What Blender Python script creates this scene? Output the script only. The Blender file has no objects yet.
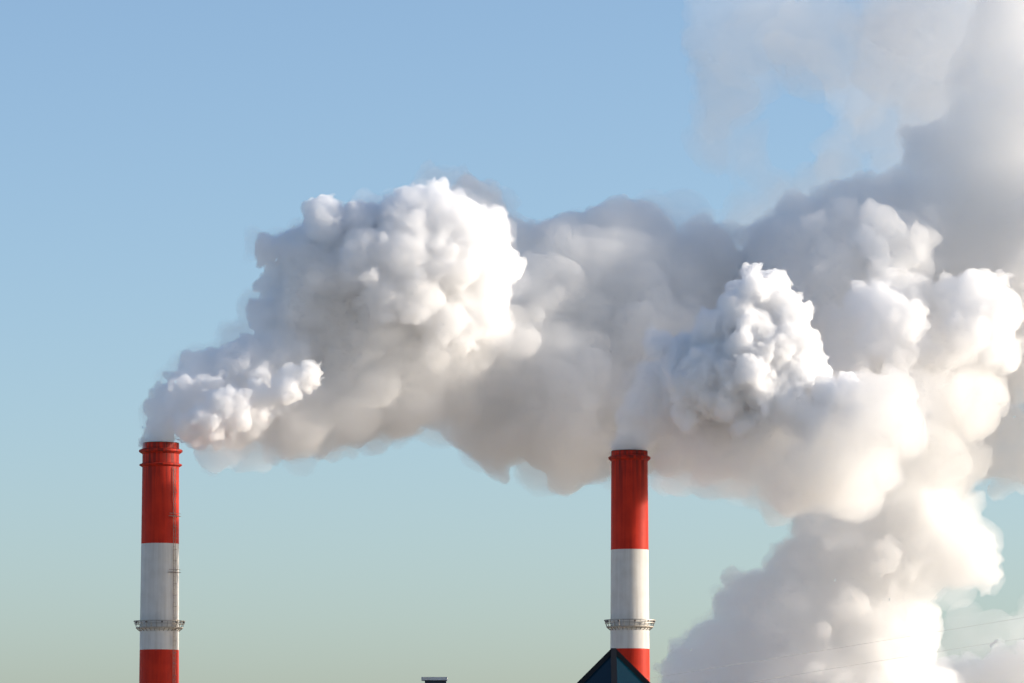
import bpy, bmesh, math, random
import numpy as np
from mathutils import Vector, Matrix

scene = bpy.context.scene
COL = scene.collection

# ------------------------------------------------------------------ camera
W, H = 1024, 683
F = 4750.0                              # focal length in pixels: a long lens, 1 km away
CAM = Vector((0.0, 0.0, 40.0))
PITCH = math.radians(5.95)
cam_data = bpy.data.cameras.new('camera')
cam = bpy.data.objects.new('camera', cam_data)
COL.objects.link(cam)
cam.location = CAM
cam.rotation_euler = (math.radians(90) + PITCH, 0, 0)
cam_data.sensor_width = 36.0
cam_data.lens = 36.0 * F / W
cam_data.clip_start = 1.0
cam_data.clip_end = 60000.0
scene.camera = cam

# ------------------------------------------------------------------ sky and sun
SUN_AZ = math.radians(87.0)             # clockwise from +Y (the view direction): right, a little behind the stacks
SUN_EL = math.radians(13.5)
world = bpy.data.worlds.new('World')
scene.world = world
world.use_nodes = True
wn = world.node_tree
wn.nodes.clear()
sky = wn.nodes.new('ShaderNodeTexSky')
sky.sky_type = 'NISHITA'
sky.sun_disc = False
sky.sun_elevation = SUN_EL
sky.sun_rotation = SUN_AZ
sky.altitude = 0
sky.air_density = 0.77
sky.dust_density = 1.3
sky.ozone_density = 2.1
bg = wn.nodes.new('ShaderNodeBackground')
bg.inputs['Strength'].default_value = 0.15
wo = wn.nodes.new('ShaderNodeOutputWorld')
wn.links.new(sky.outputs[0], bg.inputs[0])
wn.links.new(bg.outputs[0], wo.inputs[0])

S = Vector((math.sin(SUN_AZ) * math.cos(SUN_EL), math.cos(SUN_AZ) * math.cos(SUN_EL), math.sin(SUN_EL)))
sd = bpy.data.lights.new('sun', 'SUN')
sd.energy = 4.1
sd.angle = math.radians(0.53)
sd.color = (1.0, 0.90, 0.77)
sun = bpy.data.objects.new('sun', sd)
COL.objects.link(sun)
sun.rotation_euler = S.to_track_quat('Z', 'Y').to_euler()
sun.location = S * 3000

vs = scene.view_settings
vs.view_transform = 'Standard'
vs.look = 'None'
vs.exposure = 0.45
vs.gamma = 1.0
vs.use_curve_mapping = False

cy = scene.cycles
cy.max_bounces = 40
cy.volume_bounces = 26
cy.diffuse_bounces = 4
cy.glossy_bounces = 3
cy.transparent_max_bounces = 256
cy.use_denoising = True
cy.sample_clamp_indirect = 6.0
cy.use_adaptive_sampling = True
cy.adaptive_threshold = 0.04


# ------------------------------------------------------------------ helpers
def at(px, py, Y):
    """world point that photograph pixel (px, py) shows at depth Y"""
    u, v = (px - W / 2) / F, (H / 2 - py) / F
    d = Vector((u, math.cos(PITCH) - v * math.sin(PITCH), math.sin(PITCH) + v * math.cos(PITCH)))
    return CAM + d * (Y / d.y)


def tag(o, label=None, cat=None, group=None, kind=None):
    if label: o['label'] = label
    if cat: o['category'] = cat
    if group: o['group'] = group
    if kind: o['kind'] = kind
    return o


def empty(name, loc):
    o = bpy.data.objects.new(name, None)
    o.location = loc
    COL.objects.link(o)
    return o


def obj(name, bm, mat, parent=None, smooth=False):
    me = bpy.data.meshes.new(name)
    bmesh.ops.recalc_face_normals(bm, faces=bm.faces)
    bm.to_mesh(me); bm.free()
    if smooth:
        me.polygons.foreach_set('use_smooth', [True] * len(me.polygons))
    me.materials.append(mat)
    o = bpy.data.objects.new(name, me)
    COL.objects.link(o)
    if parent: o.parent = parent
    return o


def add_box(bm, c, s, rot=None):
    m = Matrix.Translation(c) @ (rot.to_4x4() if rot else Matrix.Identity(4)) @ Matrix.Diagonal((s[0], s[1], s[2], 1))
    bmesh.ops.create_cube(bm, size=1.0, matrix=m)


def add_bar(bm, a, b, w, h=None):
    a, b = Vector(a), Vector(b)
    d = b - a
    q = d.to_track_quat('Z', 'Y').to_matrix()
    add_box(bm, (a + b) / 2, (w, h or w, d.length), q)


def add_tube(bm, pts, r, n=8):
    rings = []
    for i, p in enumerate(pts):
        p = Vector(p)
        t = (Vector(pts[min(i + 1, len(pts) - 1)]) - Vector(pts[max(i - 1, 0)])).normalized()
        x = t.orthogonal().normalized() if abs(t.z) > .95 else t.cross(Vector((0, 0, 1))).normalized()
        y = t.cross(x)
        rings.append([bm.verts.new(p + (x * math.cos(2 * math.pi * k / n) + y * math.sin(2 * math.pi * k / n)) * r) for k in range(n)])
    for a, b in zip(rings, rings[1:]):
        for k in range(n):
            bm.faces.new((a[k], a[(k + 1) % n], b[(k + 1) % n], b[k]))
    bm.faces.new(rings[0]); bm.faces.new(rings[-1])


def add_lathe(bm, prof, n=64, closed=False):
    """prof: list of (r, z) revolved about Z"""
    rings = [[bm.verts.new((r * math.cos(2 * math.pi * k / n), r * math.sin(2 * math.pi * k / n), z)) for k in range(n)] for r, z in prof]
    pairs = list(zip(rings, rings[1:])) + ([(rings[-1], rings[0])] if closed else [])
    for a, b in pairs:
        for k in range(n):
            bm.faces.new((a[k], a[(k + 1) % n], b[(k + 1) % n], b[k]))


def mat_new(name):
    m = bpy.data.materials.new(name)
    m.use_nodes = True
    nt = m.node_tree
    return m, nt, nt.nodes['Principled BSDF']


def paint(name, col, dark, rough=0.55, scale=0.35, streak=True, amount=0.5):
    """weathered paint: vertical rain streaks, blotches and a faint relief"""
    m, nt, p = mat_new(name)
    N, L = nt.nodes.new, nt.links.new
    tc = N('ShaderNodeTexCoord')
    mp = N('ShaderNodeMapping'); mp.inputs['Scale'].default_value = (1.6, 1.6, 0.06 if streak else 1.6)
    L(tc.outputs['Object'], mp.inputs[0])
    n1 = N('ShaderNodeTexNoise'); n1.inputs['Scale'].default_value = 1.2; n1.inputs['Detail'].default_value = 5
    L(mp.outputs[0], n1.inputs['Vector'])
    n2 = N('ShaderNodeTexNoise'); n2.inputs['Scale'].default_value = scale; n2.inputs['Detail'].default_value = 6
    L(tc.outputs['Object'], n2.inputs['Vector'])
    mul = N('ShaderNodeMath'); mul.operation = 'MULTIPLY'
    L(n1.outputs[0], mul.inputs[0]); L(n2.outputs[0], mul.inputs[1])
    rp = N('ShaderNodeMapRange'); rp.inputs[1].default_value = 0.16; rp.inputs[2].default_value = 0.36
    rp.inputs[3].default_value = 0.0; rp.inputs[4].default_value = amount
    L(mul.outputs[0], rp.inputs[0])
    mx = N('ShaderNodeMix'); mx.data_type = 'RGBA'
    mx.inputs[6].default_value = (*col, 1); mx.inputs[7].default_value = (*dark, 1)
    L(rp.outputs[0], mx.inputs[0])
    # soot washed down from the mouth, in streaks
    sx = N('ShaderNodeSeparateXYZ'); L(tc.outputs['Object'], sx.inputs[0])
    zr = N('ShaderNodeMapRange'); zr.inputs[1].default_value = 108; zr.inputs[2].default_value = 123
    L(sx.outputs['Z'], zr.inputs[0])
    sk = N('ShaderNodeMapRange'); sk.inputs[1].default_value = .38; sk.inputs[2].default_value = .68
    L(n1.outputs[0], sk.inputs[0])
    sm = N('ShaderNodeMath'); sm.operation = 'MULTIPLY'; L(zr.outputs[0], sm.inputs[0]); L(sk.outputs[0], sm.inputs[1])
    so = N('ShaderNodeMix'); so.data_type = 'RGBA'; so.inputs[7].default_value = (0.05, 0.02, 0.018, 1)
    L(sm.outputs[0], so.inputs[0]); L(mx.outputs[2], so.inputs[6]); L(so.outputs[2], p.inputs['Base Color'])
    p.inputs['Roughness'].default_value = rough
    p.inputs['Specular IOR Level'].default_value = 0.12
    bp = N('ShaderNodeBump'); bp.inputs['Strength'].default_value = 0.25; bp.inputs['Distance'].default_value = 0.05
    L(n1.outputs[0], bp.inputs['Height']); L(bp.outputs[0], p.inputs['Normal'])
    return m


def plain(name, col, rough=0.6, metal=0.0, var=0.25, scale=2.0):
    m, nt, p = mat_new(name)
    N, L = nt.nodes.new, nt.links.new
    tc = N('ShaderNodeTexCoord')
    n = N('ShaderNodeTexNoise'); n.inputs['Scale'].default_value = scale; n.inputs['Detail'].default_value = 6
    L(tc.outputs['Object'], n.inputs['Vector'])
    mx = N('ShaderNodeMix'); mx.data_type = 'RGBA'
    mx.inputs[6].default_value = (*[c * (1 - var) for c in col], 1)
    mx.inputs[7].default_value = (*[min(1, c * (1 + var)) for c in col], 1)
    L(n.outputs[0], mx.inputs[0]); L(mx.outputs[2], p.inputs['Base Color'])
    p.inputs['Roughness'].default_value = rough
    p.inputs['Metallic'].default_value = metal
    return m


M_RED = paint('red_paint', (0.52, 0.030, 0.012), (0.30, 0.013, 0.008))
M_WHITE = paint('white_paint', (0.60, 0.58, 0.55), (0.44, 0.41, 0.37))
M_STEEL = plain('galvanised_steel', (0.32, 0.30, 0.27), 0.5, 0.6)
M_DARK = plain('dark_ladder_steel', (0.24, 0.18, 0.15), 0.6)
M_DECK = plain('weathered_deck', (0.40, 0.35, 0.29), 0.7)
M_CONC = plain('concrete', (0.33, 0.31, 0.28), 0.85, 0, 0.2, 0.3)
M_FRAME = plain('black_glazing_bars', (0.005, 0.005, 0.007), 0.7)
M_VENTD = plain('dark_vent_metal', (0.035, 0.038, 0.05), 0.5, 0.4)
M_CAP = plain('pale_sheet_metal', (0.55, 0.53, 0.52), 0.4, 0.3)
M_WIRE = plain('cable', (0.16, 0.15, 0.15), 0.6)
M_SOOT = plain('sooty_lining', (0.03, 0.027, 0.025), 0.9)
M_LAMP = plain('lamp_housing', (0.10, 0.08, 0.07), 0.5)
M_GROUND = plain('frosty_earth', (0.47, 0.385, 0.28), 0.95, 0, 0.35, 0.01)
mg, nt, p = mat_new('teal_glass')
p.inputs['Base Color'].default_value = (0.001, 0.017, 0.028, 1)
p.inputs['Roughness'].default_value = 0.12
p.inputs['Specular IOR Level'].default_value = 0.22
M_GLASS = mg

# ------------------------------------------------------------------ ground
bm = bmesh.new()
bmesh.ops.create_circle(bm, cap_ends=True, radius=30000, segments=96)
tag(obj('ground', bm, M_GROUND), 'flat frosty ground stretching to the horizon', None, None, 'structure')

# ------------------------------------------------------------------ the two chimneys
YS = 1000.0


def chimney(cx, top, b1, b2, plat, rings, label, ladder_az, lamps, seed):
    """all heights given as photograph rows on the stack at depth YS"""
    base = at(cx, 683, YS); X = base.x
    zt = at(cx, top, YS).z
    z1, z2 = at(cx, b1, YS).z, at(cx, b2, YS).z
    zp = at(cx, plat, YS).z
    root = empty('chimney', (X, YS, 0))
    tag(root, label, 'chimney', 'red and white chimneys')
    r_top, r_low = 3.84, 4.16

    def rad(z):
        t = (zt - z) / (zt - base.z)
        return r_top + (r_low - r_top) * t
    # painted rings down to the ground
    edges = [zt, z1, z2]
    while edges[-1] > 24: edges.append(edges[-1] - 21.5)
    edges[-1] = 0
    for i, (a, b) in enumerate(zip(edges, edges[1:])):
        bm = bmesh.new()
        n = 14
        prof = [(rad(b + (a - b) * k / n), b + (a - b) * k / n) for k in range(n + 1)]
        if i: prof[-1] = (prof[-1][0] - 0.002, a)
        add_lathe(bm, prof, 72)
        obj('red_band' if i % 2 == 0 else 'white_band', bm, M_RED if i % 2 == 0 else M_WHITE, root, True)
    # inner flue, so the mouth is open
    bm = bmesh.new()
    add_lathe(bm, [(r_top - .02, zt), (r_top - .02, zt + .12), (r_top - .55, zt + .12), (r_top - .6, zt - 12), (0.05, zt - 12)], 72)
    obj('flue', bm, M_SOOT, root, True)
    # reinforcing rings at the mouth
    for (py, out, h) in rings:
        z = at(cx, py, YS).z
        bm = bmesh.new()
        r = rad(z)
        add_lathe(bm, [(r - .02, z - h * .9), (r + out * .7, z - h * .45), (r + out, z - h * .25), (r + out, z + h * .2), (r + out * .25, z + h * .5), (r - .02, z + h * .55)], 72)
        obj('rim_ring', bm, M_RED, root, False)
    # gallery: deck, brackets, railing
    r = rad(zp)
    bm = bmesh.new()
    add_lathe(bm, [(r + .02, zp - 1.35), (r + .85, zp - 1.35), (r + .85, zp - 1.12), (r + .02, zp - 1.12)], 72, True)
    deck = obj('gallery_deck', bm, M_DECK, root)
    nb = 28
    for k in range(nb):
        a = 2 * math.pi * (k + .3) / nb
        c, s = math.cos(a), math.sin(a)
        bm = bmesh.new()
        add_bar(bm, (c * (r + .01), s * (r + .01), zp - 2.0), (c * (r + .8), s * (r + .8), zp - 1.36), .10)
        obj('bracket', bm, M_STEEL, deck)
    bm = bmesh.new()
    for rr, z, w in ((r + 1.25, zp + .12, .11), (r + 1.12, zp - .42, .07)):
        add_lathe(bm, [(rr - w, z - w), (rr + w, z - w), (rr + w, z + w), (rr - w, z + w)], 72, True)
    rail = obj('railing', bm, M_STEEL, root)
    for k in range(nb):
        a = 2 * math.pi * (k + .8) / nb
        c, s = math.cos(a), math.sin(a)
        bm = bmesh.new()
        add_bar(bm, (c * (r + .82), s * (r + .82), zp - 1.2), (c * (r + 1.25), s * (r + 1.25), zp + .2), .09)
        obj('rail_post', bm, M_STEEL, rail)
        if k % 3 == 0:
            bm = bmesh.new()
            add_box(bm, (c * (r + 1.06), s * (r + 1.06), zp - .1), (.35, .35, .42), Matrix.Rotation(a, 3, 'Z'))
            obj('warning_lamp', bm, M_LAMP, rail)
    # caged ladder
    a = ladder_az
    c, s = math.cos(a), math.sin(a)
    t = Vector((-s, c, 0))
    bm = bmesh.new()
    zl = at(cx, rings[-1][0] + 3, YS).z
    for sgn in (-.28, .28):
        pts = [Vector((c * (rad(z) + .28), s * (rad(z) + .28), z)) + t * sgn for z in np.linspace(2, zl, 30)]
        add_tube(bm, pts, .06, 6)
    lad = obj('ladder', bm, M_DARK, root)
    bm = bmesh.new()
    z = 2.5
    while z < zl:
        q = Vector((c * (rad(z) + .28), s * (rad(z) + .28), z))
        add_bar(bm, q - t * .28, q + t * .28, .05)
        z += .9
    o = obj('rungs', bm, M_DARK, lad); o['kind'] = 'stuff'
    bm = bmesh.new()
    z = 4.0
    while z < zl:
        q = Vector((c * (rad(z) + .28), s * (rad(z) + .28), z)); n = Vector((c, s, 0))
        pts = [q + t * (.38 * math.cos(b)) + n * (.62 * math.sin(b)) for b in np.linspace(0, math.pi, 9)]
        add_tube(bm, pts, .035, 5)
        z += 2.4
    o = obj('cage_hoops', bm, M_DARK, lad); o['kind'] = 'stuff'
    # small landings with lamps beside the ladder
    for py in lamps:
        z = at(cx, py, YS).z
        bm = bmesh.new()
        r = rad(z)
        for da in (-.32, -.12, .12, .32):
            cc, ss = math.cos(a + da), math.sin(a + da)
            add_bar(bm, (cc * r, ss * r, z), (cc * (r + .75), ss * (r + .75), z), .09)
        pts = [Vector((math.cos(a + da) * (r + .75), math.sin(a + da) * (r + .75), z)) for da in np.linspace(-.36, .36, 8)]
        add_tube(bm, pts, .08, 6)
        add_tube(bm, [q + Vector((0, 0, .55)) for q in pts], .06, 6)
        obj('landing', bm, M_DARK, root)
    return root


chimney(159.0, 443.5, 544, 650, 622, ((451, .75, .8), (465, .62, .55)),
        'red and white chimney with two rim rings, its ladder on the lit side', math.radians(-41), (517, 573), 1)
chimney(630.0, 451.5, 550, 649, 621, ((458, .60, .85),),
        'red and white chimney with one rim ring, standing behind the glass roof peak', math.radians(35), (), 2)

# ------------------------------------------------------------------ nearer roof with its glazed peak
YB = 250.0
apex = at(613.5, 648, YB)
ROOF_Z = 46.0
bld = empty('building', (apex.x - 6, YB, 0))
tag(bld, 'flat-roofed block below the glazed roof peak', 'building')
bm = bmesh.new(); add_box(bm, (0, 6, ROOF_Z / 2 - .15), (44, 26, ROOF_Z - .3)); obj('wall', bm, M_CONC, bld)
bm = bmesh.new(); add_box(bm, (0, 6, ROOF_Z - .15), (44.6, 26.6, .3)); obj('roof', bm, M_VENTD, bld)

pk = empty('roof_lantern', (apex.x, YB, ROOF_Z))
tag(pk, 'dark teal glass pyramid roof peak with black bars before the chimney', 'roof lantern')
hh = apex.z - ROOF_Z - .12
hw = hh * .99
bm = bmesh.new(); add_box(bm, (0, 0, .03), (hw * 1.5, hw * 1.5, .06), Matrix.Rotation(math.radians(45), 3, 'Z')); obj('curb', bm, M_FRAME, pk)
top = Vector((0, 0, hh))
cor = [Vector((hw * math.cos(math.radians(-90 + 90 * k)), hw * math.sin(math.radians(-90 + 90 * k)), .06)) for k in range(4)]
for k in range(4):
    bm = bmesh.new(); add_bar(bm, cor[k], top, .30, .30); obj('hip_bar', bm, M_FRAME, pk)
    a, b = cor[k], cor[(k + 1) % 4]
    levels = [0, .44, .97]
    n = (b - a).cross(top - a).normalized()
    for i, (t0, t1) in enumerate(zip(levels, levels[1:])):
        nc = 1
        for j in range(nc):
            def pt(t, u): return a.lerp(top, t).lerp(b.lerp(top, t), u)
            bm = bmesh.new()
            tilt = n * (.012 * (((i * 3 + j * 5 + k) % 3) - 1))
            q = [pt(t0, j / nc), pt(t0, (j + 1) / nc), pt(t1, (j + 1) / nc), pt(t1, j / nc)]
            f = [bm.verts.new(v + (tilt if m_ < 2 else -tilt)) for m_, v in enumerate(q)]
            g = [bm.verts.new(v - n * .03 + (tilt if m_ < 2 else -tilt)) for m_, v in enumerate(q)]
            bm.faces.new(f); bm.faces.new(g[::-1])
            for e in range(4): bm.faces.new((f[e], g[e], g[(e + 1) % 4], f[(e + 1) % 4]))
            obj('pane', bm, M_GLASS, pk)
            if j:
                bm = bmesh.new(); add_bar(bm, q[0] + n * .02, q[3] + n * .02, .06, .06); obj('glazing_bar', bm, M_FRAME, pk)
        if i:
            bm = bmesh.new(); add_bar(bm, pt(t0, 0) + n * .02, pt(t0, 1) + n * .02, .06, .06); obj('glazing_bar', bm, M_FRAME, pk)

vt = at(434.5, 678, YB)
vent = empty('roof_vent', (vt.x, YB, ROOF_Z))
tag(vent, 'small dark roof vent with a pale flat cap', 'vent')
hv = vt.z - ROOF_Z
bm = bmesh.new(); add_box(bm, (0.06, 0, hv / 2 - .06), (1.12, 1.0, hv - .12)); obj('shaft', bm, M_VENTD, vent)
for k in range(5):
    bm = bmesh.new(); add_box(bm, (-.36 + k * .21, -.53, hv * .5), (.05, .06, hv * .7)); obj('louvre', bm, M_FRAME, vent)
bm = bmesh.new(); add_box(bm, (0, 0, hv - .05), (1.36, 1.25, .17)); obj('cap', bm, M_CAP, vent)

# ------------------------------------------------------------------ power lines
def wire(pts, label, r=0.008):
    P = [np.array(at(*q)) for q in pts]
    t = np.arange(len(P))
    tt = np.linspace(0, len(P) - 1, 60)
    c = [np.polyfit(t, [p[i] for p in P], 2) for i in range(3)]
    bm = bmesh.new()
    add_tube(bm, [Vector([np.polyval(c[i], x) for i in range(3)]) for x in tt], r, 6)
    tag(obj('power_line', bm, M_WIRE), label, 'cable', 'power lines')


ENDS = [((560, 692, 256), (1250, 580, 430)), ((640, 704, 256), (1250, 604, 430))]
wire([ENDS[0][0], (738, 664, 300), (961, 628, 360), ENDS[0][1]], 'upper thin cable rising rightward across the low steam plume')
wire([ENDS[1][0], (828, 671, 310), (936, 651, 350), ENDS[1][1]], 'lower thin cable rising rightward across the low steam plume')
# the posts that carry the cables: short ones on the flat roof, one tall pole beyond the frame
for (e, _), word in zip(ENDS, ('nearer the roof vent', 'behind the glazed peak')):
    p0 = at(*e)
    post = empty('cable_post', (p0.x, p0.y, ROOF_Z))
    tag(post, 'short steel cable post on the flat roof, ' + word, 'post', 'cable posts')
    bm = bmesh.new(); add_tube(bm, [(0, 0, 0), (0, 0, p0.z - ROOF_Z - .12)], .05, 8); obj('shaft', bm, M_STEEL, post)
    bm = bmesh.new(); add_lathe(bm, [(.01, p0.z - ROOF_Z - .14), (.09, p0.z - ROOF_Z - .12), (.05, p0.z - ROOF_Z - .08), (.08, p0.z - ROOF_Z - .05), (.01, p0.z - ROOF_Z)], 12); obj('insulator', bm, M_CAP, post)
e0, e1 = at(*ENDS[0][1]), at(*ENDS[1][1])
pole = empty('utility_pole', (e0.x, e0.y, 0))
tag(pole, 'tall steel pole holding up the far ends of both cables', 'pole')
bm = bmesh.new()
add_lathe(bm, [(.55, 0), (.42, e0.z * .5), (.22, e0.z + .6), (.01, e0.z + .65)], 20); obj('shaft', bm, M_STEEL, pole)
for z in (e0.z, e1.z):
    bm = bmesh.new(); add_bar(bm, (-1.2, 0, z - .12), (1.2, 0, z - .12), .14); obj('crossarm', bm, M_STEEL, pole)


# ------------------------------------------------------------------ steam
def steam_material(name, dens, aniso=0.25, col=(0.995, 0.995, 0.997)):
    m = bpy.data.materials.new(name)
    m.use_nodes = True
    nt = m.node_tree
    nt.nodes.clear()
    out = nt.nodes.new('ShaderNodeOutputMaterial')
    v = nt.nodes.new('ShaderNodeVolumePrincipled')
    v.inputs['Color'].default_value = (*col, 1)
    v.inputs['Density'].default_value = dens
    v.inputs['Anisotropy'].default_value = aniso
    nt.links.new(v.outputs[0], out.inputs['Volume'])
    m.cycles.homogeneous_volume = True
    return m


def billow(balls, seed, levels=2, kids=26, kmin=.28, kmax=.52, sink=(.72, 1.0)):
    """balls (x, y, z, r) sprout smaller balls over their surface, as a cauliflower head does"""
    rng = np.random.default_rng(seed)
    allb = [np.array(balls, float)]
    cur = allb[0]
    for lv in range(levels):
        n = kids
        d = rng.normal(size=(len(cur), n, 3))
        d /= np.linalg.norm(d, axis=2, keepdims=True)
        r = cur[:, None, 3] * (kmin * .7 + (kmax * 1.15 - kmin * .7) * rng.uniform(0, 1, (len(cur), n)) ** 1.5)
        dist = cur[:, None, 3] * rng.uniform(*sink, (len(cur), n))
        c = cur[:, None, :3] + d * dist[..., None]
        new = np.concatenate([c, r[..., None]], 2).reshape(-1, 4)
        # drop the ones swallowed by bigger balls
        big = np.concatenate(allb)
        keep = np.ones(len(new), bool)
        for i0 in range(0, len(new), 4000):
            q = new[i0:i0 + 4000]
            dd = np.linalg.norm(q[:, None, :3] - big[None, :, :3], axis=2) + q[:, None, 3] * .55
            keep[i0:i0 + 4000] = ~(dd < big[None, :, 3]).any(1)
        cur = new[keep]
        allb.append(cur)
    return np.concatenate(allb)


def steam_mesh(name, balls, voxel, mat, warp=((22, 3.5, 2, 1), (7, 1.2, 2, 1)), bumps=((3.2, .6),), parent=None, seed=0, smooth=0):
    """union of the balls as one closed, turbulent skin"""
    me = bpy.data.meshes.new(name + '_seed')
    me.from_pydata([tuple(b[:3]) for b in balls], [], [])
    at_ = me.attributes.new('rad', 'FLOAT', 'POINT')
    at_.data.foreach_set('value', np.asarray(balls[:, 3], np.float32))
    tmp = bpy.data.objects.new(name + '_seed', me)
    COL.objects.link(tmp)
    ng = bpy.data.node_groups.new(name, 'GeometryNodeTree')
    ng.interface.new_socket('Geometry', in_out='INPUT', socket_type='NodeSocketGeometry')
    ng.interface.new_socket('Geometry', in_out='OUTPUT', socket_type='NodeSocketGeometry')
    N, L = ng.nodes.new, ng.links.new
    gi, go = N('NodeGroupInput'), N('NodeGroupOutput')
    m2p = N('GeometryNodeMeshToPoints')
    L(gi.outputs[0], m2p.inputs['Mesh'])
    ra = N('GeometryNodeInputNamedAttribute'); ra.data_type = 'FLOAT'; ra.inputs['Name'].default_value = 'rad'
    L(ra.outputs[0], m2p.inputs['Radius'])
    p2v = N('GeometryNodePointsToVolume'); p2v.resolution_mode = 'VOXEL_SIZE'
    p2v.inputs['Voxel Size'].default_value = voxel
    rr = N('GeometryNodeInputRadius')
    L(m2p.outputs[0], p2v.inputs['Points']); L(rr.outputs[0], p2v.inputs['Radius'])
    v2m = N('GeometryNodeVolumeToMesh'); v2m.resolution_mode = 'VOXEL_SIZE'
    v2m.inputs['Voxel Size'].default_value = voxel
    v2m.inputs['Threshold'].default_value = .1
    v2m.inputs['Adaptivity'].default_value = 0.0
    L(p2v.outputs[0], v2m.inputs['Volume'])
    geo = v2m.outputs[0]
    off = seed * 37.3
    for sc_, amp, det, stretch in warp:
        pos = N('GeometryNodeInputPosition')
        add = N('ShaderNodeVectorMath'); add.operation = 'ADD'; add.inputs[1].default_value = (off, off * .7, -off)
        L(pos.outputs[0], add.inputs[0])
        nz = N('ShaderNodeTexNoise'); nz.inputs['Scale'].default_value = 1.0 / sc_; nz.inputs['Detail'].default_value = det
        st = N('ShaderNodeVectorMath'); st.operation = 'MULTIPLY'; st.inputs[1].default_value = (stretch, 1, 1)
        L(add.outputs[0], st.inputs[0]); L(st.outputs[0], nz.inputs['Vector'])
        sub = N('ShaderNodeVectorMath'); sub.operation = 'SUBTRACT'; sub.inputs[1].default_value = (.5, .5, .5)
        L(nz.outputs['Color'], sub.inputs[0])
        scl = N('ShaderNodeVectorMath'); scl.operation = 'SCALE'; scl.inputs['Scale'].default_value = amp * 2
        L(sub.outputs[0], scl.inputs[0])
        sp = N('GeometryNodeSetPosition')
        L(geo, sp.inputs['Geometry']); L(scl.outputs[0], sp.inputs['Offset'])
        geo = sp.outputs[0]
    for sc_, amp in bumps:
        pos = N('GeometryNodeInputPosition')
        vo = N('ShaderNodeTexVoronoi'); vo.feature = 'SMOOTH_F1'; vo.inputs['Scale'].default_value = 1.0 / sc_
        vo.inputs['Smoothness'].default_value = .35
        L(pos.outputs[0], vo.inputs['Vector'])
        mr = N('ShaderNodeMapRange'); mr.inputs[1].default_value = 0; mr.inputs[2].default_value = .8
        mr.inputs[3].default_value = amp; mr.inputs[4].default_value = -amp
        L(vo.outputs['Distance'], mr.inputs[0])
        nm = N('GeometryNodeInputNormal')
        scl = N('ShaderNodeVectorMath'); scl.operation = 'SCALE'
        L(nm.outputs[0], scl.inputs[0]); L(mr.outputs[0], scl.inputs['Scale'])
        sp = N('GeometryNodeSetPosition')
        L(geo, sp.inputs['Geometry']); L(scl.outputs[0], sp.inputs['Offset'])
        geo = sp.outputs[0]
    L(geo, go.inputs[0])
    md = tmp.modifiers.new('g', 'NODES'); md.node_group = ng
    dg = bpy.context.evaluated_depsgraph_get()
    res = bpy.data.meshes.new_from_object(tmp.evaluated_get(dg))
    res.name = name
    bpy.data.objects.remove(tmp); bpy.data.meshes.remove(me)
    res.materials.clear(); res.materials.append(mat)
    res.polygons.foreach_set('use_smooth', [True] * len(res.polygons))
    o = bpy.data.objects.new(name, res)
    COL.objects.link(o)
    if parent: o.parent = parent
    print('STEAM', name, len(balls), 'balls', len(res.polygons), 'faces')
    return o


def px_balls(rows):
    """(px, py, Y, radius in pixels) -> world balls"""
    out = []
    for px, py, Y, r in rows:
        p = at(px, py, Y)
        out.append((p.x, p.y, p.z, r * Y / F))
    return out


M_CRISP = steam_material('fresh_steam', 1.05)
M_HEAD = steam_material('rising_steam', 0.42)
M_BODY = steam_material('steam', 0.65)
M_TAIL = steam_material('spread_steam', 0.25, .4, (0.981, 0.977, 0.971))
M_BANK = steam_material('old_steam', 0.15, .4, (0.987, 0.984, 0.980))
M_DRIFT = steam_material('drifted_steam', 0.20, .4, (0.990, 0.987, 0.983))
M_SOFT = steam_material('loose_steam', 0.12, .35, (0.996, 0.995, 0.993))
M_FRINGE = steam_material('steam_fringe', 0.05, .4)
M_VEIL = steam_material('thin_steam', 0.035, .4, (0.985, 0.980, 0.972))

GROUP = 'steam plumes drifting on the wind'


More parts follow.
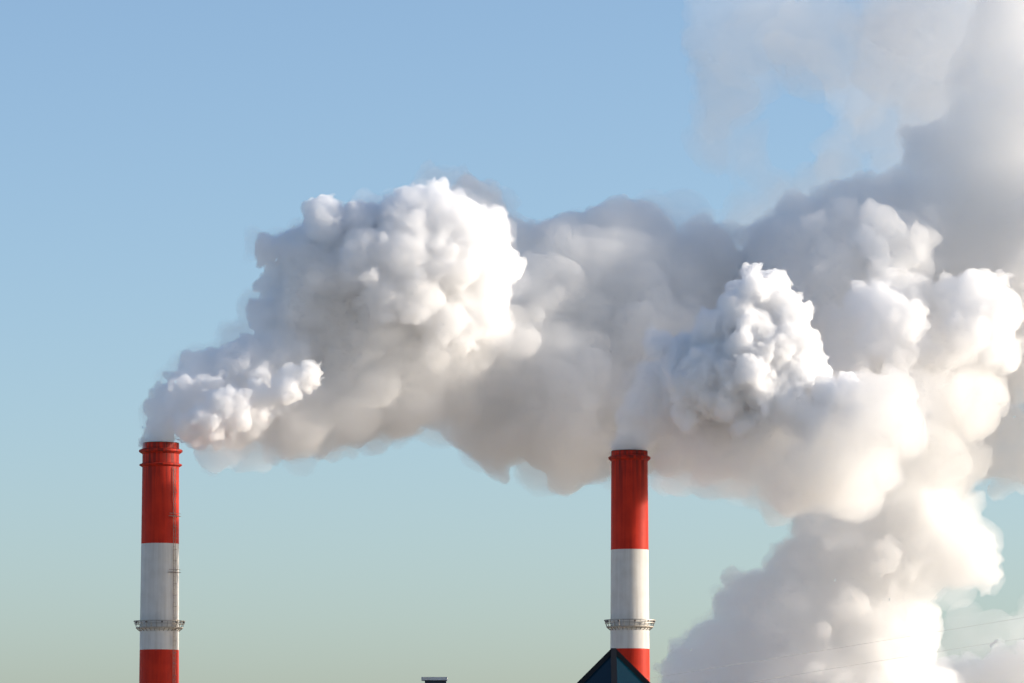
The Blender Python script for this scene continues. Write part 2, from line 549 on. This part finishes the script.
def plume(label, base, seed, body=(), crisp=(), loose=(), veil=(), spread=(), body_mat=None, tail_mat=None, crisp_mats=None, fringe=1.1):
    root = empty('steam_plume', base)
    tag(root, label, 'steam plume', GROUP)
    k = 0

    def put(name, b, voxel, mat, **kw):
        o = steam_mesh(name, b, voxel, mat, parent=root, **kw)
        o.matrix_parent_inverse = Matrix.Translation(-Vector(base))
        return o
    torn = ((24, 5, 3, .6), (9, 3.0, 5, .6), (3.5, 1.2, 4, .6))
    if body:
        b = billow(px_balls(body), seed, 2, 22, .22, .50)
        put('body', b, .5, body_mat or M_BODY, seed=seed, warp=((25, 3.5, 2, 1), (8, 1.8, 5, 1)), bumps=((5, .9), (2.1, .40)))
        if fringe:
            f = billow(px_balls([(x, y, Y, r * fringe) for x, y, Y, r in body]), seed + 50, 1, 22, .25, .55)
            put('fringe', f, 1.0, M_FRINGE, seed=seed + 9, warp=torn, bumps=())
    for k, rows in enumerate([crisp] if crisp and not isinstance(crisp[0], list) else crisp):
        b = billow(px_balls(rows), seed + 100 + k, 3, 16, .25, .52)
        put('billows', b, .30, crisp_mats[k] if crisp_mats else M_CRISP, seed=seed + 3 + k, warp=((12, 2.4, 3, 1), (4, 1.0, 4, 1)), bumps=((2.4, .36), (1.0, .16)))
    if spread:
        b = billow(px_balls(spread), seed + 400, 2, 18, .25, .55)
        put('drifting_tail', b, .65, tail_mat or M_TAIL, seed=seed + 8, warp=((30, 7, 2, .7), (12, 3.0, 6, .8)), bumps=((4.5, .5),))
        if fringe:
            f = billow(px_balls([(x, y, Y, r * 1.12) for x, y, Y, r in spread]), seed + 450, 1, 22, .25, .55)
            put('tail_fringe', f, 1.0, M_FRINGE, seed=seed + 19, warp=torn, bumps=())
    if loose:
        b = billow(px_balls(loose), seed + 200, 1, 24, .25, .55)
        put('loose_steam', b, 1.0, M_SOFT, seed=seed + 5, warp=((30, 6, 3, .5), (9, 3.6, 5, .6), (3.5, 1.3, 4, .6)), bumps=())
    if veil:
        b = billow(px_balls(veil), seed + 300, 2, 14, .25, .65)
        put('veil', b, 1.6, M_VEIL, seed=seed + 7, warp=((45, 10, 3, .6), (12, 5, 6, .7)), bumps=())
    return root


YC = 1075


def drift(rows, x0=160, k=.06):
    """the wind carries the plume away from the viewer as it goes"""
    return [(x, y, Y + k * (x - x0), r) for x, y, Y, r in rows]


plume('billowing white steam plume leaving the chimney with two rim rings', at(159.6, 443, 1000), 3,
      body=drift([(161, 438, 1000, 13.5), (164, 426, 1000, 17), (172, 408, 1001, 21), (186, 390, 1002, 25), (205, 376, 1003, 26), (228, 372, 1004, 30), (252, 362, 1005, 34),
            (285, 350, 1005, 38), (275, 390, 1005, 36), (205, 415, 1002, 28), (240, 415, 1003, 32), (298, 310, 1006, 36), (300, 258, 1006, 26), (268, 250, 1006, 15), (335, 285, 1008, 44),
            (330, 238, 1006, 32), (375, 245, 1006, 42), (425, 245, 1006, 46), (455, 255, 1006, 46), (478, 285, 1007, 36), (468, 320, 1008, 36)]),
      crisp=[drift([(183, 424, 992, 12), (202, 418, 991, 15), (220, 402, 991, 15), (240, 408, 991, 14), (260, 398, 992, 15), (285, 392, 991, 14), (308, 374, 991, 14), (290, 372, 993, 12),
             ]), drift([(322, 222, 999, 20), (362, 216, 998, 18), (400, 220, 996, 24), (435, 218, 996, 26), (465, 230, 996, 28), (484, 265, 997, 30),
             (478, 305, 998, 28), (445, 262, 993, 28), (455, 335, 997, 22), (405, 258, 992, 28), (420, 298, 993, 28), (385, 292, 994, 28), (362, 252, 995, 26), (440, 320, 995, 24), (345, 270, 997, 24)])], crisp_mats=(M_CRISP, M_HEAD),
      spread=drift([(350, 310, 1007, 60), (400, 335, 1009, 66), (450, 350, 1010, 56), (355, 385, 1009, 52), (410, 385, 1011, 44), (305, 405, 1006, 38), (490, 370, 1016, 55), (500, 425, 1018, 38),
            (540, 380, 1018, 72), (545, 300, 1022, 58), (590, 280, 1026, 60), (640, 270, 1030, 60), (600, 370, 1024, 78), (660, 370, 1030, 82),
            (568, 418, 1020, 33), (620, 415, 1026, 38), (685, 275, 1034, 52), (730, 320, 1040, 66), (720, 420, 1036, 56),
            (438, 197, 1030, 21), (462, 196, 1030, 24), (486, 207, 1030, 22), (515, 240, 1025, 26)]),
      loose=drift([(222, 438, 1003, 24), (255, 436, 1004, 26), (290, 430, 1005, 27), (335, 428, 1009, 29), (380, 420, 1012, 30), (495, 435, 1018, 30), (535, 437, 1020, 26), (600, 438, 1024, 24)]))
plume('crisp cauliflower steam plume leaving the chimney behind the glass peak', at(630.2, 451, 1000), 4,
      body=[(630, 446, 1000, 15), (635, 432, 999, 20), (648, 412, 997, 30), (668, 392, 995, 38), (700, 378, 993, 44), (735, 365, 992, 44), (765, 345, 992, 40),
            (700, 420, 995, 32), (745, 415, 995, 36), (785, 395, 996, 34)],
      tail_mat=M_BANK, spread=[(790, 430, 990, 44), (740, 450, 993, 34), (840, 430, 986, 44), (880, 420, 984, 40), (820, 470, 987, 42)],
      crisp=[(655, 345, 990, 12), (685, 352, 988, 18), (712, 335, 986, 22), (738, 310, 985, 24), (755, 292, 985, 21), (785, 318, 986, 24), (775, 350, 983, 24), (738, 350, 982, 24),
             (695, 385, 984, 24), (725, 400, 983, 22), (760, 390, 982, 22), (795, 378, 984, 22), (818, 385, 988, 18), (685, 412, 986, 15), (780, 408, 982, 18), (845, 388, 984, 15), (828, 400, 983, 19), (808, 424, 981, 18), (850, 414, 982, 15), (748, 425, 984, 17), (765, 285, 986, 15), (715, 365, 984, 28), (755, 335, 984, 30), (755, 372, 982, 27), (780, 395, 982, 22), (675, 375, 987, 20), (800, 345, 985, 20), (814, 366, 985, 16), (776, 300, 986, 20), (738, 292, 987, 14)],
      loose=[(690, 452, 997, 28), (740, 478, 992, 32), (790, 485, 988, 36), (840, 470, 986, 44)])
plume('large grey and white steam bank drifting behind the cauliflower plume', at(870, 430, YC), 5, body_mat=M_BANK, tail_mat=M_DRIFT, fringe=0, crisp_mats=(M_HEAD,) * 4,
      spread=[(785, 265, YC - 24, 38), (825, 240, YC - 24, 40), (850, 215, YC - 22, 24), (865, 235, YC - 22, 42), (900, 205, YC - 22, 32), (925, 138, YC - 18, 16), (930, 225, YC - 20, 42), (985, 235, YC - 18, 46), (1040, 240, YC - 16, 60), (1100, 250, YC - 12, 70), (975, 320, YC - 20, 46), (1040, 330, YC - 14, 56),  # chain extended out of frame to shade the visible steam
              (785, 262, YC - 8, 36), (825, 238, YC - 6, 40), (865, 230, YC - 6, 44), (900, 203, YC - 6, 34), (940, 190, YC - 10, 38), (985, 175, YC - 8, 46), (1030, 170, YC - 6, 40),
              (830, 300, YC - 26, 54), (880, 290, YC - 24, 46), (850, 340, YC - 34, 46), (900, 260, YC - 30, 40), (885, 380, YC - 32, 42), (840, 385, YC - 44, 42), (905, 300, YC - 42, 36), (930, 355, YC - 42, 42), (965, 390, YC - 40, 38)],
      body=[(985, 245, YC + 5, 60), (830, 310, YC, 66), (900, 320, YC, 78),
            (960, 330, YC, 58), (850, 400, YC, 70), (920, 410, YC, 70), (975, 400, YC + 5, 46), (810, 460, YC - 5, 50), (870, 470, YC, 50), (940, 470, YC, 46),
            (1010, 440, YC + 5, 40), (1045, 450, YC + 8, 40), (1045, 230, YC + 10, 60), (1050, 310, YC + 12, 55), (1090, 400, YC + 5, 56), (1110, 320, YC, 70), (1140, 390, YC - 5, 62), (1170, 300, YC + 5, 80)],  # out-of-frame balls extend the bank, added to shade its visible side
      crisp=[[(864, 236, YC - 35, 12), (878, 246, YC - 36, 13), (884, 262, YC - 37, 11)],
             [(862, 302, YC - 48, 18), (880, 312, YC - 51, 24), (906, 330, YC - 51, 24), (898, 358, YC - 51, 21), (918, 350, YC - 48, 18), (876, 340, YC - 50, 22)],
             [(955, 300, YC - 42, 22), (978, 295, YC - 43, 26), (1000, 315, YC - 43, 25), (994, 345, YC - 42, 23), (970, 325, YC - 45, 26)],
             [(922, 140, YC - 8, 15), (936, 134, YC - 6, 14), (926, 154, YC - 7, 12)]],
      loose=[(970, 150, YC - 16, 40), (1020, 70, YC - 16, 50), (1005, 130, YC - 16, 52), (1000, 190, YC - 16, 56), (950, 180, YC - 16, 40), (1050, 100, YC - 16, 50), (1040, 10, YC - 16, 56), (1115, 80, YC - 16, 60), (1120, 190, YC - 16, 56)],  # outermost puffs, out of view, added to shade the top of the bank
      veil=[(930, 70, YC, 60), (950, 130, YC, 50), (1000, 40, YC, 80), (910, 20, YC, 50)])
YD = 1050
plume('low steam plume, blue-grey on one flank, rising from below the rooftops', at(800, 683, YD), 6, body_mat=M_TAIL,
      body=[(690, 680, YD, 30), (720, 650, YD, 32), (755, 610, YD, 38), (800, 660, YD, 66), (810, 580, YD, 46), (865, 560, YD, 48), (870, 640, YD, 60), (920, 550, YD, 46), (955, 560, YD, 32),
            (740, 710, YD, 60), (870, 720, YD, 70), (800, 740, YD, 80)],
      loose=[(840, 530, YD, 40), (900, 510, YD, 46), (950, 535, YD, 34), (860, 490, YD, 44), (930, 470, YD, 44)])
plume('small white puff of steam beside the low plume, under the cables', at(1000, 690, YD + 20), 7, body_mat=M_TAIL, fringe=0,
      body=[(955, 690, YD + 20, 34), (1005, 688, YD + 20, 38), (1055, 680, YD + 20, 44), (1010, 730, YD + 20, 60)],
      veil=[(945, 650, YD + 20, 26), (985, 645, YD + 20, 30), (1025, 640, YD + 20, 32), (960, 625, YD + 24, 18)])
YE = 1200
plume('thin translucent grey veil of old steam high above the bank', at(850, 80, YE), 8,
      veil=[(712, 12, YE, 18), (740, 25, YE, 34), (738, 60, YE + 6, 34), (724, 95, YE - 4, 31), (712, 132, YE, 27), (745, 160, YE, 18), (775, 20, YE, 38), (800, 55, YE - 8, 34), (775, 85, YE + 4, 16), (835, 40, YE, 44), (850, 90, YE + 8, 36), (868, 130, YE, 24), (885, 60, YE, 48),
            (900, 120, YE - 6, 36), (930, 30, YE, 50), (940, 90, YE, 46), (930, 160, YE, 40), (975, 30, YE, 56), (1000, 100, YE, 60), (1030, 40, YE, 60), (735, 216, YE, 29), (765, 225, YE, 33), (800, 208, YE, 34), (838, 182, YE, 32), (700, 240, YE, 24)])
